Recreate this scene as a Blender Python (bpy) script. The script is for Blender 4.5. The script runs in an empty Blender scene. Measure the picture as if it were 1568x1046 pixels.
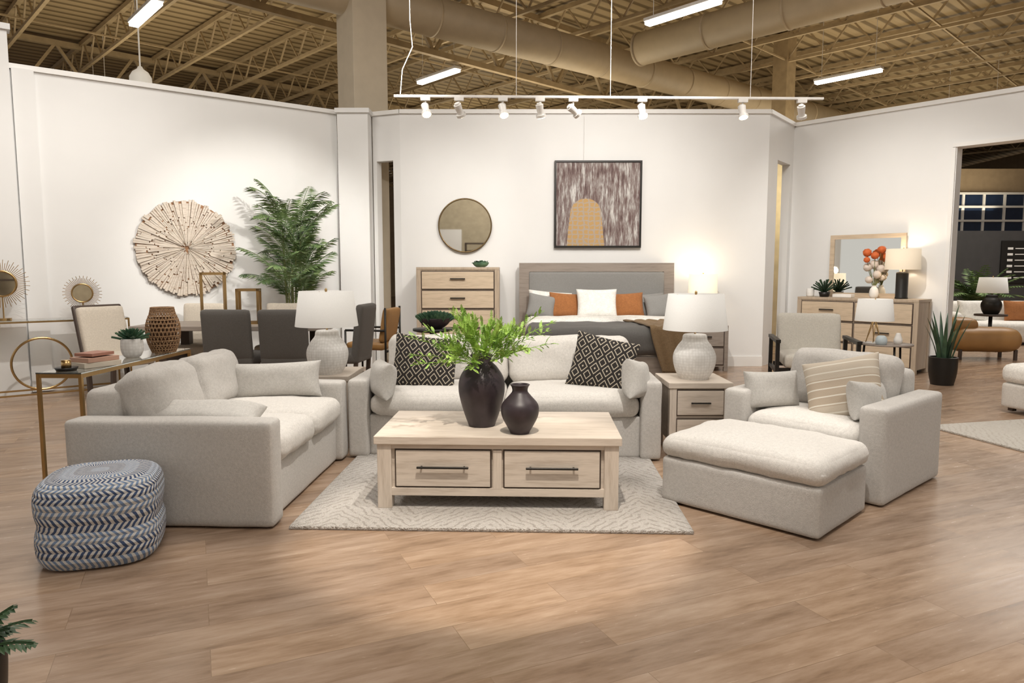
import bpy, bmesh, math, random
from mathutils import Vector, Matrix, noise, Euler
random.seed(7)
R=math.radians
scene=bpy.context.scene
col=scene.collection

# ------------------------------------------------------------ materials
def newmat(name):
    m=bpy.data.materials.new(name); m.use_nodes=True
    nt=m.node_tree; b=nt.nodes['Principled BSDF']
    return m,nt,b
def MA(nt,op,a,b=None,c=None):
    n=nt.nodes.new('ShaderNodeMath'); n.operation=op
    for i,x in enumerate((a,b,c)):
        if x is None: continue
        if isinstance(x,(int,float)): n.inputs[i].default_value=x
        else: nt.links.new(x,n.inputs[i])
    return n.outputs[0]
def coords(nt,kind='Object',scale=(1,1,1),rot=(0,0,0)):
    tc=nt.nodes.new('ShaderNodeTexCoord'); mp=nt.nodes.new('ShaderNodeMapping')
    mp.inputs['Scale'].default_value=scale; mp.inputs['Rotation'].default_value=rot
    nt.links.new(tc.outputs[kind],mp.inputs['Vector'])
    return mp.outputs['Vector']
def sep(nt,v):
    s=nt.nodes.new('ShaderNodeSeparateXYZ'); nt.links.new(v,s.inputs[0]); return s.outputs
def ntex(nt,vec,scale,detail=3,rough=.5):
    n=nt.nodes.new('ShaderNodeTexNoise'); n.inputs['Scale'].default_value=scale
    n.inputs['Detail'].default_value=detail; n.inputs['Roughness'].default_value=rough
    nt.links.new(vec,n.inputs['Vector']); return n.outputs['Fac']
def ramp(nt,fac,stops,interp='LINEAR'):
    r=nt.nodes.new('ShaderNodeValToRGB'); cr=r.color_ramp; cr.interpolation=interp
    while len(cr.elements)<len(stops): cr.elements.new(.5)
    for e,(p,c) in zip(cr.elements,stops): e.position=p; e.color=(*c,1)
    nt.links.new(fac,r.inputs[0]); return r.outputs[0]
def mixc(nt,fac,a,b,mode='MIX'):
    n=nt.nodes.new('ShaderNodeMix'); n.data_type='RGBA'; n.blend_type=mode
    for i,x in ((0,fac),(6,a),(7,b)):
        if isinstance(x,(int,float)): n.inputs[i].default_value=x
        elif isinstance(x,tuple): n.inputs[i].default_value=(*x,1)
        else: nt.links.new(x,n.inputs[i])
    return n.outputs[2]
def bump(nt,b,h,strength=.3,dist=.01):
    n=nt.nodes.new('ShaderNodeBump'); n.inputs['Strength'].default_value=strength
    n.inputs['Distance'].default_value=dist
    nt.links.new(h,n.inputs['Height']); nt.links.new(n.outputs[0],b.inputs['Normal'])
def plain(name,c,rough=.6,metal=0,var=.08,emis=None,es=0,ns=6):
    m,nt,b=newmat(name)
    v=coords(nt); f=ntex(nt,v,ns)
    lo=tuple(x*(1-var) for x in c); hi=tuple(min(1,x*(1+var)) for x in c)
    nt.links.new(ramp(nt,f,[(.3,lo),(.7,hi)]),b.inputs['Base Color'])
    b.inputs['Roughness'].default_value=rough; b.inputs['Metallic'].default_value=metal
    if emis: 
        b.inputs['Emission Color'].default_value=(*emis,1); b.inputs['Emission Strength'].default_value=es
    return m
def fabric(name,c,scale=260,bs=.35,var=.18):
    m,nt,b=newmat(name)
    v=coords(nt); f=ntex(nt,v,scale,2,.7); g=ntex(nt,v,scale*.25,2,.6); l=ntex(nt,v,4,2)
    s=MA(nt,'ADD',MA(nt,'MULTIPLY',f,.6),MA(nt,'MULTIPLY',g,.4))
    c1=ramp(nt,s,[(.3,tuple(x*(1-var) for x in c)),(.7,tuple(min(1,x*(1+var)) for x in c))])
    nt.links.new(c1,b.inputs['Base Color'])
    b.inputs['Roughness'].default_value=.95
    b.inputs['Sheen Weight'].default_value=.1
    bump(nt,b,MA(nt,'ADD',s,MA(nt,'MULTIPLY',l,.5)),bs,.006)
    return m
def wood(name,c1,c2,axis='X',scale=1.0,rough=.5):
    m,nt,b=newmat(name)
    sc={'X':(1.2,14,14),'Y':(14,1.2,14),'Z':(14,14,1.2)}[axis]
    v=coords(nt,scale=tuple(s*scale for s in sc)); f=ntex(nt,v,2.2,5,.6); g=ntex(nt,v,9,3,.6)
    s=MA(nt,'ADD',MA(nt,'MULTIPLY',f,.7),MA(nt,'MULTIPLY',g,.3))
    nt.links.new(ramp(nt,s,[(.32,c2),(.5,c1),(.68,tuple(min(1,x*1.12) for x in c1))]),b.inputs['Base Color'])
    b.inputs['Roughness'].default_value=rough
    bump(nt,b,s,.15,.004)
    return m

# floor planks
def floor_mat():
    m,nt,b=newmat('oak_plank_floor')
    v=coords(nt,rot=(0,0,R(-24)))
    br=nt.nodes.new('ShaderNodeTexBrick'); nt.links.new(v,br.inputs['Vector'])
    br.inputs['Scale'].default_value=1; br.inputs['Brick Width'].default_value=1.35
    br.inputs['Row Height'].default_value=.19; br.inputs['Mortar Size'].default_value=.0015
    br.inputs['Color1'].default_value=(0,0,0,1); br.inputs['Color2'].default_value=(1,1,1,1)
    br.inputs['Mortar'].default_value=(.5,.5,.5,1); br.offset=.37
    pl=sep(nt,br.outputs['Color'])[0]
    st=nt.nodes.new('ShaderNodeVectorMath'); st.operation='MULTIPLY'; nt.links.new(v,st.inputs[0]); st.inputs[1].default_value=(1,5.5,1)
    add=nt.nodes.new('ShaderNodeVectorMath'); add.operation='ADD'; nt.links.new(st.outputs[0],add.inputs[0])
    cmb=nt.nodes.new('ShaderNodeCombineXYZ'); nt.links.new(MA(nt,'MULTIPLY',pl,13.),cmb.inputs[0]); nt.links.new(MA(nt,'MULTIPLY',pl,31.),cmb.inputs[1])
    nt.links.new(cmb.outputs[0],add.inputs[1])
    g=ntex(nt,add.outputs[0],1.9,6,.6); g2=ntex(nt,add.outputs[0],8,4,.6)
    s=MA(nt,'ADD',MA(nt,'MULTIPLY',g,.72),MA(nt,'MULTIPLY',g2,.28))
    c=ramp(nt,s,[(.3,(.23,.145,.09)),(.44,(.35,.235,.155)),(.58,(.45,.32,.225)),(.72,(.53,.40,.295))])
    tone=ramp(nt,pl,[(0,(.80,.80,.82)),(1,(1.0,.99,.97))])
    c=mixc(nt,1.0,c,tone,'MULTIPLY')
    c=mixc(nt,MA(nt,'MULTIPLY',br.outputs['Fac'],.5),c,(.2,.13,.08))
    nt.links.new(c,b.inputs['Base Color'])
    nt.links.new(MA(nt,'ADD',MA(nt,'MULTIPLY',g2,.18),.15),b.inputs['Roughness'])
    bump(nt,b,MA(nt,'SUBTRACT',s,MA(nt,'MULTIPLY',br.outputs['Fac'],1.)),.07,.004)
    return m
M_floor=floor_mat()
M_wall=plain('white_wall_paint',(.80,.798,.79),.7,var=.015,ns=2)
M_trim=plain('white_trim_paint',(.82,.81,.79),.45,var=.01)
M_tan=plain('tan_painted_steel',(.41,.31,.18),.6,var=.12)
M_tancol=plain('tan_column_paint',(.60,.52,.40),.7,var=.04)
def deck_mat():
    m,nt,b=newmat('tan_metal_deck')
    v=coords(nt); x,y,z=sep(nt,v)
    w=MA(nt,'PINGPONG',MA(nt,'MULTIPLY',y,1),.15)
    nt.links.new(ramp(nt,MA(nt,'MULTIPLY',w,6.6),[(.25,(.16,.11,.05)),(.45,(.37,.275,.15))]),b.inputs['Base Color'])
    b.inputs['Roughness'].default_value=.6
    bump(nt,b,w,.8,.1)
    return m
M_deck=deck_mat()
M_sofa=fabric('light_linen_fabric',(.52,.495,.465))
M_sofaw=fabric('pale_lit_linen_fabric',(.64,.61,.57))  # same sofa linen; brightness of the lit cushions put into the colour
M_pillowg=fabric('grey_linen_fabric',(.49,.47,.44))
M_oak=wood('washed_oak_wood',(.60,.525,.45),(.47,.395,.325),'X')
M_oakz=wood('washed_oak_wood_vertical',(.60,.525,.45),(.47,.395,.325),'Z')
M_oak2=wood('natural_oak_wood',(.57,.455,.33),(.45,.345,.24),'X')
M_oak2z=wood('natural_oak_wood_vertical',(.45,.36,.27),(.35,.275,.20),'Z')
M_taupe=wood('taupe_wood',(.29,.245,.21),(.21,.175,.15),'X')
M_taupez=wood('taupe_wood_vertical',(.29,.245,.21),(.21,.175,.15),'Z')
M_black=plain('black_metal',(.02,.018,.016),.4,.4)
M_dark=plain('dark_wood_stain',(.06,.04,.03),.5)
M_brass=plain('brushed_brass',(.52,.35,.16),.3,1)
M_bronze=plain('bronze_frame',(.20,.14,.07),.35,.9)
M_blackcer=plain('dark_plum_ceramic',(.034,.024,.029),.45,var=.3,ns=14)
M_white=plain('white_gloss_ceramic',(.80,.78,.75),.4)
M_chairg=fabric('charcoal_upholstery',(.10,.092,.084),var=.12)
M_chairb=fabric('beige_upholstery',(.56,.50,.42))
M_headf=fabric('grey_headboard_fabric',(.25,.245,.235),var=.1)
M_duvet=fabric('dark_grey_duvet',(.10,.095,.09))
M_sheet=fabric('white_bed_linen',(.78,.76,.72),scale=80)
M_rust=fabric('rust_leather_fabric',(.32,.125,.04),scale=60)
M_throw=fabric('brown_knit_throw',(.17,.11,.055),scale=90,bs=.8)
M_leather=plain('cognac_leather',(.34,.18,.06),.45)
M_mirror,_nt,_b=newmat('mirror_glass'); _b.inputs['Metallic'].default_value=1; _b.inputs['Roughness'].default_value=.02; _b.inputs['Base Color'].default_value=(.84,.83,.78,1)
M_glass,_nt,_b=newmat('clear_glass'); _b.inputs['Transmission Weight'].default_value=.95; _b.inputs['Roughness'].default_value=.03; _b.inputs['Base Color'].default_value=(.9,.95,.93,1)
M_winglass=plain('dark_window_glass',(.015,.03,.07),.15)
M_darkwall=plain('charcoal_wall_paint',(.05,.047,.046),.7)
M_far=plain('far_tan_wall',(.36,.27,.17),.8)
M_rear=plain('rear_beige_wall',(.50,.43,.31),.8)
M_cream=plain('cream_hall_paint',(.72,.62,.42),.8)
def shade_mat(name,c,es,ec=(1,.85,.62)):
    m,nt,b=newmat(name)
    v=coords(nt); f=ntex(nt,v,180,2)
    nt.links.new(ramp(nt,f,[(.3,tuple(x*.95 for x in c)),(.7,c)]),b.inputs['Base Color'])
    b.inputs['Roughness'].default_value=.9
    b.inputs['Emission Color'].default_value=(*ec,1); b.inputs['Emission Strength'].default_value=es
    return m
M_shade=shade_mat('white_linen_shade',(.78,.77,.745),0.07,(1,.95,.88))
M_shadelit=shade_mat('lit_linen_shade',(.78,.70,.58),.6,(1,.86,.62))
M_tube=plain('fluorescent_tube',(.9,.9,.85),.5,emis=(1,.93,.80),es=9)
M_bulb=plain('spot_bulb',(.9,.9,.85),.5,emis=(1,.85,.62),es=14)
def leaf_mat(name,c1,c2):
    m,nt,b=newmat(name)
    f=ntex(nt,coords(nt),9,2)
    nt.links.new(ramp(nt,f,[(.35,c1),(.65,c2)]),b.inputs['Base Color'])
    b.inputs['Roughness'].default_value=.5
    return m
M_palm=leaf_mat('palm_leaf',(.06,.12,.04),(.19,.27,.10))
M_fern=leaf_mat('lime_fern_leaf',(.20,.36,.05),(.40,.58,.13))
M_succ=leaf_mat('succulent_leaf',(.05,.12,.07),(.13,.24,.14))
M_snake=leaf_mat('snake_plant_leaf',(.02,.045,.025),(.05,.10,.05))
M_soil=plain('potting_soil',(.05,.035,.025),.9)
M_stem=plain('plant_stem',(.16,.17,.06),.7)
def wicker_mat():
    m,nt,b=newmat('wicker_weave'); b.inputs['Roughness'].default_value=.8
    f=ntex(nt,coords(nt,scale=(1,1,8)),40,2)
    nt.links.new(ramp(nt,f,[(.35,(.24,.125,.06)),(.65,(.52,.33,.18))]),b.inputs['Base Color']); bump(nt,b,f,.8,.01); return m
M_wicker=wicker_mat()
def ribbed_ceramic():
    m,nt,b=newmat('dimpled_white_ceramic'); b.inputs['Roughness'].default_value=.55
    v=coords(nt)
    vo=nt.nodes.new('ShaderNodeTexVoronoi'); vo.inputs['Scale'].default_value=48; vo.inputs['Randomness'].default_value=.25; nt.links.new(v,vo.inputs['Vector'])
    nt.links.new(ramp(nt,vo.outputs['Distance'],[(.0,(.89,.875,.855)),(.8,(.68,.66,.63))]),b.inputs['Base Color'])
    bump(nt,b,vo.outputs['Distance'],-.7,.012); return m
M_dimple=ribbed_ceramic()
def diamond_mat():
    m,nt,b=newmat('black_cream_diamond_fabric'); b.inputs['Roughness'].default_value=.95
    x,y,z=sep(nt,coords(nt))
    X=MA(nt,'FRACT',MA(nt,'ADD',MA(nt,'MULTIPLY',x,11),.5)); Z=MA(nt,'FRACT',MA(nt,'ADD',MA(nt,'MULTIPLY',z,9),.5))
    d=MA(nt,'ADD',MA(nt,'ABSOLUTE',MA(nt,'SUBTRACT',X,.5)),MA(nt,'ABSOLUTE',MA(nt,'SUBTRACT',Z,.5)))
    s=MA(nt,'GREATER_THAN',MA(nt,'FRACT',MA(nt,'MULTIPLY',d,3.0)),.76)
    nt.links.new(mixc(nt,s,(.022,.018,.016),(.48,.42,.33)),b.inputs['Base Color'])
    bump(nt,b,s,.3,.003); return m
M_diamond=diamond_mat()
def stripe_mat():
    m,nt,b=newmat('beige_striped_fabric'); b.inputs['Roughness'].default_value=.95
    x,y,z=sep(nt,coords(nt))
    s=MA(nt,'GREATER_THAN',MA(nt,'FRACT',MA(nt,'MULTIPLY',z,19)),.84)
    s2=MA(nt,'GREATER_THAN',MA(nt,'ABSOLUTE',MA(nt,'ADD',z,.03)),.09)
    base=mixc(nt,s2,(.42,.345,.265),(.49,.425,.345))
    nt.links.new(mixc(nt,s,base,(.66,.62,.54)),b.inputs['Base Color'])
    bump(nt,b,ntex(nt,coords(nt),220,2),.3,.004); return m
M_stripe=stripe_mat()
def pouf_mat():
    m,nt,b=newmat('navy_white_woven_wool'); b.inputs['Roughness'].default_value=.95
    x,y,z=sep(nt,coords(nt))
    r=MA(nt,'POWER',MA(nt,'ADD',MA(nt,'POWER',MA(nt,'ABSOLUTE',x),3.2),MA(nt,'POWER',MA(nt,'ABSOLUTE',y),3.2)),1/3.2)
    ang=MA(nt,'ARCTAN2',y,x)
    s=MA(nt,'ADD',MA(nt,'SUBTRACT',z,r),MA(nt,'MULTIPLY',ntex(nt,coords(nt),5,1),.014))
    row=MA(nt,'FLOOR',MA(nt,'MULTIPLY',s,32))
    sh=MA(nt,'MULTIPLY',MA(nt,'SUBTRACT',MA(nt,'PINGPONG',row,1),.5),1.6)
    fr=MA(nt,'FRACT',MA(nt,'MULTIPLY',s,32))
    t=MA(nt,'FRACT',MA(nt,'ADD',MA(nt,'ADD',MA(nt,'MULTIPLY',ang,10),MA(nt,'MULTIPLY',fr,sh)),MA(nt,'MULTIPLY',ntex(nt,coords(nt),30,1),.4)))
    dark=MA(nt,'GREATER_THAN',t,.5)
    big=MA(nt,'GREATER_THAN',MA(nt,'FRACT',MA(nt,'MULTIPLY',row,.25)),.45)
    navy=mixc(nt,big,(.17,.24,.37),(.05,.08,.165))
    nt.links.new(mixc(nt,dark,(.60,.59,.57),navy),b.inputs['Base Color'])
    bump(nt,b,MA(nt,'SUBTRACT',1.0,MA(nt,'ABSOLUTE',MA(nt,'SUBTRACT',fr,.5))),.8,.012); return m
M_pouf=pouf_mat()
def rug_mat(name,c,line=(.34,.295,.255)):
    m,nt,b=newmat(name); b.inputs['Roughness'].default_value=1
    x,y,z=sep(nt,coords(nt))
    n=ntex(nt,coords(nt),9,3); n2=ntex(nt,coords(nt),26,2)
    tri=MA(nt,'PINGPONG',x,.42)
    a=MA(nt,'FRACT',MA(nt,'ADD',MA(nt,'MULTIPLY',MA(nt,'ADD',y,MA(nt,'MULTIPLY',tri,1.2)),15),MA(nt,'MULTIPLY',n,2.0)))
    l=MA(nt,'MULTIPLY',MA(nt,'GREATER_THAN',a,.72),MA(nt,'GREATER_THAN',n2,.44))
    f=ntex(nt,coords(nt),110,2)
    cc=mixc(nt,MA(nt,'MULTIPLY',l,.65),c,line)
    cc=mixc(nt,MA(nt,'MULTIPLY',f,.6),cc,tuple(x*.5 for x in c))
    nt.links.new(cc,b.inputs['Base Color'])
    bump(nt,b,MA(nt,'SUBTRACT',f,MA(nt,'MULTIPLY',l,1.2)),1.0,.02); return m
M_rug=rug_mat('cream_wool_rug',(.64,.60,.56)); M_rug2=rug_mat('ivory_wool_rug',(.74,.70,.64),(.58,.52,.46))
def canvas_mat():
    m,nt,b=newmat('painted_birch_canvas'); b.inputs['Roughness'].default_value=.8
    f=ntex(nt,coords(nt,scale=(13,1,1.6)),2.1,7,.72); g=ntex(nt,coords(nt,scale=(34,1,5)),2,4,.6); q=ntex(nt,coords(nt,scale=(5,1,2.2)),1.6,2,.5)
    s=MA(nt,'ADD',MA(nt,'ADD',MA(nt,'MULTIPLY',f,.55),MA(nt,'MULTIPLY',g,.2)),MA(nt,'MULTIPLY',q,.25))
    nt.links.new(ramp(nt,s,[(.37,(.05,.03,.03)),(.44,(.14,.09,.085)),(.49,(.22,.17,.16)),(.53,(.34,.31,.295)),(.59,(.62,.60,.58))]),b.inputs['Base Color']); return m
M_canvas=canvas_mat()
def ochre_mat():
    m,nt,b=newmat('ochre_brush_paint'); b.inputs['Roughness'].default_value=.8
    x,y,z=sep(nt,coords(nt)); n=ntex(nt,coords(nt),14,3)
    s=MA(nt,'FRACT',MA(nt,'ADD',MA(nt,'MULTIPLY',z,16),n)); t=MA(nt,'FRACT',MA(nt,'ADD',MA(nt,'MULTIPLY',x,13),n))
    g=MA(nt,'GREATER_THAN',MA(nt,'MAXIMUM',s,t),.74)
    nt.links.new(mixc(nt,g,(.50,.32,.135),(.42,.345,.28)),b.inputs['Base Color']); return m
M_ochre=ochre_mat()
M_sliver=wood('bleached_driftwood',(.62,.55,.47),(.44,.335,.245),'X',2); M_sliverbk=plain('walnut_backing',(.27,.14,.07),.8,var=.3,ns=20)

# ------------------------------------------------------------ geometry helpers
def group(name,loc=(0,0,0),rz=0):
    e=bpy.data.objects.new(name,None); e.empty_display_size=.1
    e.location=loc; e.rotation_euler=(0,0,R(rz)); col.objects.link(e); return e
def obj(name,bm,mat,parent=None,loc=(0,0,0),rot=(0,0,0),smooth=False):
    me=bpy.data.meshes.new(name); bmesh.ops.recalc_face_normals(bm,faces=bm.faces[:]); bm.to_mesh(me); bm.free()
    if isinstance(mat,(list,tuple)):
        for x in mat: me.materials.append(x)
    else: me.materials.append(mat)
    if smooth:
        for p in me.polygons: p.use_smooth=True
    o=bpy.data.objects.new(name,me); o.location=loc; o.rotation_euler=rot; col.objects.link(o)
    if parent: o.parent=parent
    return o
def addbox(bm,c,s,rot=None,mi=0):
    m=Matrix.Translation(Vector(c))
    if rot is not None: m=m@(rot if isinstance(rot,Matrix) else Euler(rot).to_matrix().to_4x4())
    m=m@Matrix.Diagonal((s[0],s[1],s[2],1))
    r=bmesh.ops.create_cube(bm,size=1,matrix=m)
    return r
def box(name,p,c,s,mat,bev=.004,rot=(0,0,0)):
    bm=bmesh.new(); addbox(bm,(0,0,0),s)
    if bev: bmesh.ops.bevel(bm,geom=bm.edges[:],offset=min(bev,min(s)*.45),segments=2,affect='EDGES',profile=.6)
    return obj(name,bm,mat,p,c,rot)
def boxes(name,p,lst,mat,bev=0,loc=(0,0,0),rot=(0,0,0)):
    bm=bmesh.new()
    for it in lst: addbox(bm,it[0],it[1],it[2] if len(it)>2 else None)
    if bev: bmesh.ops.bevel(bm,geom=bm.edges[:],offset=bev,segments=1,affect='EDGES')
    return obj(name,bm,mat,p,loc,rot)
def addcyl(bm,p0,p1,r,seg=8,r2=None):
    p0=Vector(p0);p1=Vector(p1);d=p1-p0
    m=Matrix.Translation((p0+p1)/2)@d.to_track_quat('Z','Y').to_matrix().to_4x4()
    bmesh.ops.create_cone(bm,cap_ends=True,segments=seg,radius1=r,radius2=r if r2 is None else r2,depth=d.length,matrix=m)
def rods(name,p,lst,r,mat,seg=8,loc=(0,0,0),rot=(0,0,0)):
    bm=bmesh.new()
    for a,b in lst: addcyl(bm,a,b,r,seg)
    return obj(name,bm,mat,p,loc,rot,True if seg>6 else False)
def lathe(name,p,prof,mat,loc=(0,0,0),seg=48,rot=(0,0,0),smooth=True):
    bm=bmesh.new(); rings=[]
    for r,z in prof:
        if r<1e-5: rings.append([bm.verts.new((0,0,z))])
        else: rings.append([bm.verts.new((r*math.cos(2*math.pi*i/seg),r*math.sin(2*math.pi*i/seg),z)) for i in range(seg)])
    for a,b in zip(rings,rings[1:]):
        for i in range(seg):
            j=(i+1)%seg
            if len(a)==1 and len(b)==1: continue
            if len(a)==1: bm.faces.new((a[0],b[i],b[j]))
            elif len(b)==1: bm.faces.new((a[i],a[j],b[0]))
            else: bm.faces.new((a[i],a[j],b[j],b[i]))
    return obj(name,bm,mat,p,loc,rot,smooth)
def disc(name,p,r,t,mat,loc=(0,0,0),rot=(0,0,0)):
    bm=bmesh.new(); addcyl(bm,(0,0,0),(0,0,t),r,72); return obj(name,bm,mat,p,loc,rot)
def spline(pts,n=6):
    out=[]
    P=[pts[0]]+list(pts)+[pts[-1]]
    for i in range(1,len(P)-2):
        for k in range(n):
            t=k/n; a,b,c,d=P[i-1],P[i],P[i+1],P[i+2]
            out.append(tuple(.5*((2*b[j])+(-a[j]+c[j])*t+(2*a[j]-5*b[j]+4*c[j]-d[j])*t*t+(-a[j]+3*b[j]-3*c[j]+d[j])*t**3) for j in range(2)))
    out.append(tuple(pts[-1])); return [(max(0,a),b) for a,b in out]
def soft(name,p,c,s,mat,r=.05,crown=.02,rot=(0,0,0),wr=.006,n=15,sag=0,axis=2):
    bm=bmesh.new(); bmesh.ops.create_cube(bm,size=2)
    bmesh.ops.subdivide_edges(bm,edges=bm.edges[:],cuts=n,use_grid_fill=True)
    h=Vector(s)/2; seed=Vector((random.random()*50,random.random()*50,0))
    r=min(r,min(h)*.98)
    for v in bm.verts:
        u=[math.sin(x*math.pi/2) for x in v.co]
        P=Vector([u[i]*h[i] for i in range(3)])
        q=Vector([max(-(h[i]-r),min(h[i]-r,P[i])) for i in range(3)])
        d=P-q
        if d.length>1e-6: P=q+d.normalized()*r
        o=[i for i in range(3) if i!=axis]
        k=max(0,1-abs(u[o[0]])**2.5)*max(0,1-abs(u[o[1]])**2.5)
        P[axis]+=crown*k*(1 if u[axis]>0 else -.3)*min(1,abs(u[axis])*1.2)
        if wr:
            nz=noise.noise(P*5+seed)+.5*noise.noise(P*13+seed)
            P+= (d.normalized() if d.length>1e-6 else Vector((0,0,1)))*nz*wr
            if wr>.008:
                cr=abs(math.sin((P[o[0]]*23+noise.noise(P*4+seed)*5)))**6
                P[axis]-=cr*.005*(1-k)*(1 if u[axis]>0 else -1)
        v.co=P
    return obj(name,bm,mat,p,c,rot,True)
def pillow(name,loc,w,h,t,mat,rot=(0,0,0),parent=None,n=22):
    bm=bmesh.new(); F={};B={}
    sd=Vector((random.random()*40,0,0))
    for i in range(n+1):
        for j in range(n+1):
            u=math.sin((2*i/n-1)*math.pi/2); v=math.sin((2*j/n-1)*math.pi/2)
            x=u*w/2*(1-.07*(1-v*v)); z=v*h/2*(1-.07*(1-u*u))
            th=t/2*(max(0,(1-u**4))*max(0,(1-v**4)))**.45
            wv=noise.noise(Vector((x*9,z*9,0))+sd)*.008*(th/(t/2))
            F[i,j]=bm.verts.new((x,-th+wv,z))
            if i in(0,n) or j in(0,n): B[i,j]=F[i,j]
            else: B[i,j]=bm.verts.new((x,th+wv,z))
    for i in range(n):
        for j in range(n):
            bm.faces.new((F[i,j],F[i+1,j],F[i+1,j+1],F[i,j+1]))
            bm.faces.new((B[i,j+1],B[i+1,j+1],B[i+1,j],B[i,j]))
    return obj(name,bm,mat,parent,loc,tuple(R(a) for a in rot),True)
def quad(bm,a,b,c,d): bm.faces.new([bm.verts.new(x) for x in (a,b,c,d)])
def frond(bm,o,az,el,L,n,ll,lw,droop,start=.2,rw=.004,down=.2,sw=.6,seg=14):
    p=Vector(o); pts=[];st=L/seg
    for k in range(seg+1):
        e=el-droop*(k/seg)**1.3
        T=Vector((math.cos(az)*math.cos(e),math.sin(az)*math.cos(e),math.sin(e)))
        pts.append((p.copy(),T)); p=p+T*st
    for (a,T),(b,_) in zip(pts,pts[1:]):
        S=T.cross(Vector((0,0,1))); 
        if S.length<1e-3: S=Vector((1,0,0))
        S.normalize(); U=S.cross(T)
        quad(bm,a-S*rw,a+S*rw,b+S*rw,b-S*rw); quad(bm,a-U*rw,a+U*rw,b+U*rw,b-U*rw)
    for i in range(n):
        t=start+(1-start)*i/max(1,n-1)*.99
        k=min(seg-1,int(t*seg)); f=t*seg-k
        a=pts[k][0].lerp(pts[k+1][0],f); T=pts[k][1]
        S=T.cross(Vector((0,0,1)))
        if S.length<1e-3: S=Vector((1,0,0))
        S.normalize()
        l=ll*(math.sin(math.pi*min(1,(t-start)/(1-start)*.8+.15)))**.6*random.uniform(.85,1.1)
        for sg in(-1,1):
            D=(S*sg*.9+T*sw+Vector((0,0,-down+random.uniform(-.12,.12)))).normalized()
            W=D.cross(T.cross(S)).normalized()*lw
            m=a+D*l*.45; tip=a+D*l+Vector((0,0,-down*l*.4))
            quad(bm,a,m+W,tip,m-W)
    return pts

# ------------------------------------------------------------ room shell
boxes('floor',None,[((0,14,-.05),(60,50,.1))],M_floor)
def seg_frame(p0,p1):
    d=Vector((p1[0]-p0[0],p1[1]-p0[1],0)); return math.atan2(d.y,d.x),d.length
def wallseg(name,p0,p1,parts,mat=M_wall,th=.14):
    a,L=seg_frame(p0,p1)
    boxes(name,None,[(((s0+s1)/2,th/2,(z0+z1)/2),(s1-s0,th,z1-z0)) for s0,s1,z0,z1 in parts],mat,0,(p0[0],p0[1],0),(0,0,a))
    return a,L
H=3.56
LW0=(-7.2,6.48); LW1=(-2.42,10.13)
a,L=wallseg('wall_left',LW0,LW1,[(0,6.0,0,H)])
BW0=(-1.55,10.07); BW1=(3.56,10.07)
wallseg('wall_back',BW0,BW1,[(0,5.11,0,H)])
PL0=(-1.96,10.24); PL1=BW0
Lq=seg_frame(PL0,PL1)[1]
wallseg('wall_passage_left',PL0,PL1,[(0,.06,0,H),(.06,.33,2.88,H),(.33,Lq,0,H)],th=.12)
PR0=BW1; PR1=(4.25,10.97); Lp=seg_frame(PR0,PR1)[1]
wallseg('wall_passage_right',PR0,PR1,[(0,.40,0,H),(.40,1.0,2.93,H),(1.0,Lp,0,H)],th=.12)
RW0=PR1; RA=math.atan2(-.748,.664)
RW1=(RW0[0]+.664*6.2,RW0[1]-.748*6.2)
wallseg('wall_right',RW0,RW1,[(0,2.2,0,H),(2.2,4.3,2.93,H),(4.3,6.2,0,H)],th=.2)
def trimseg(name,p0,s0,s1,ang,z,h,d):
    boxes(name,None,[(((s0+s1)/2,-d/2-.001,z+h/2),(s1-s0,d,h))],M_trim,0,(p0[0],p0[1],0),(0,0,ang))
aL=seg_frame(LW0,LW1)[0]
trimseg('trim_1',LW0,0,6.0,aL,H-.055,.055,.03)
trimseg('baseboard_left',LW0,0,5.95,aL,0,.14,.018)
trimseg('trim_2',BW0,0,5.11,0,H-.055,.055,.03)
trimseg('baseboard_back',BW0,0,5.11,0,0,.14,.018)
trimseg('trim_3',PR0,0,Lp,seg_frame(PR0,PR1)[0],H-.055,.055,.03)
trimseg('trim_4',RW0,0,6.2,RA,H-.055,.055,.03)
trimseg('baseboard_right',RW0,0,2.2,RA,0,.14,.018)
trimseg('trim_5',PL0,0,Lq,seg_frame(PL0,PL1)[0],H-.055,.055,.03)
boxes('pilaster',None,[((-2.185,10.22,H/2),(.42,.46,H)),((-2.185,10.21,H-.03),(.47,.51,.06))],M_wall)
g=group('structural_column',(-2.21,10.85,0),38)
box('shaft',g,(0,0,3.25),(.54,.54,6.5),M_tancol,.01)
boxes('pilaster.001',None,[((1.83,-.07,1.94),(.9,.12,3.88)),((1.83,-.07,3.9),(.96,.18,.06)),((2.40,-.03,1.76),(.2,.06,3.5))],M_wall,0,(LW0[0],LW0[1],0),(0,0,aL))
boxes('door_1',None,[((2.165,-.012,1.46),(.05,.024,2.93)),((3.25,-.012,2.955),(2.2,.024,.05))],M_trim,0,(RW0[0],RW0[1],0),(0,0,RA))
boxes('wall_hall',None,[((5.3,12.9,1.7),(1.9,.1,3.4))],M_cream)
boxes('wall_rear',None,[((0,-8,2.6),(40,.2,5.2))],M_rear)
boxes('partition_wall.001',None,[((-4.6,-7.0,1.45),(5.4,.16,2.9)),((4.2,-7.0,1.45),(5.0,.16,2.9))],M_wall)
g=group('reflected_bookcase',(-1.25,-7.1,0)); boxes('frame',g,[((x,0,1.2),(.06,.4,2.4)) for x in(-.5,.5)]+[((0,0,z),(1.0,.4,.05)) for z in(.1,.6,1.1,1.6,2.1,2.38)],M_dark)  # unseen, added so the round mirror has something to reflect
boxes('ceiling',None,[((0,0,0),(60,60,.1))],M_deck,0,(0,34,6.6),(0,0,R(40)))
bm=bmesh.new()
AJ=R(-46)
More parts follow.
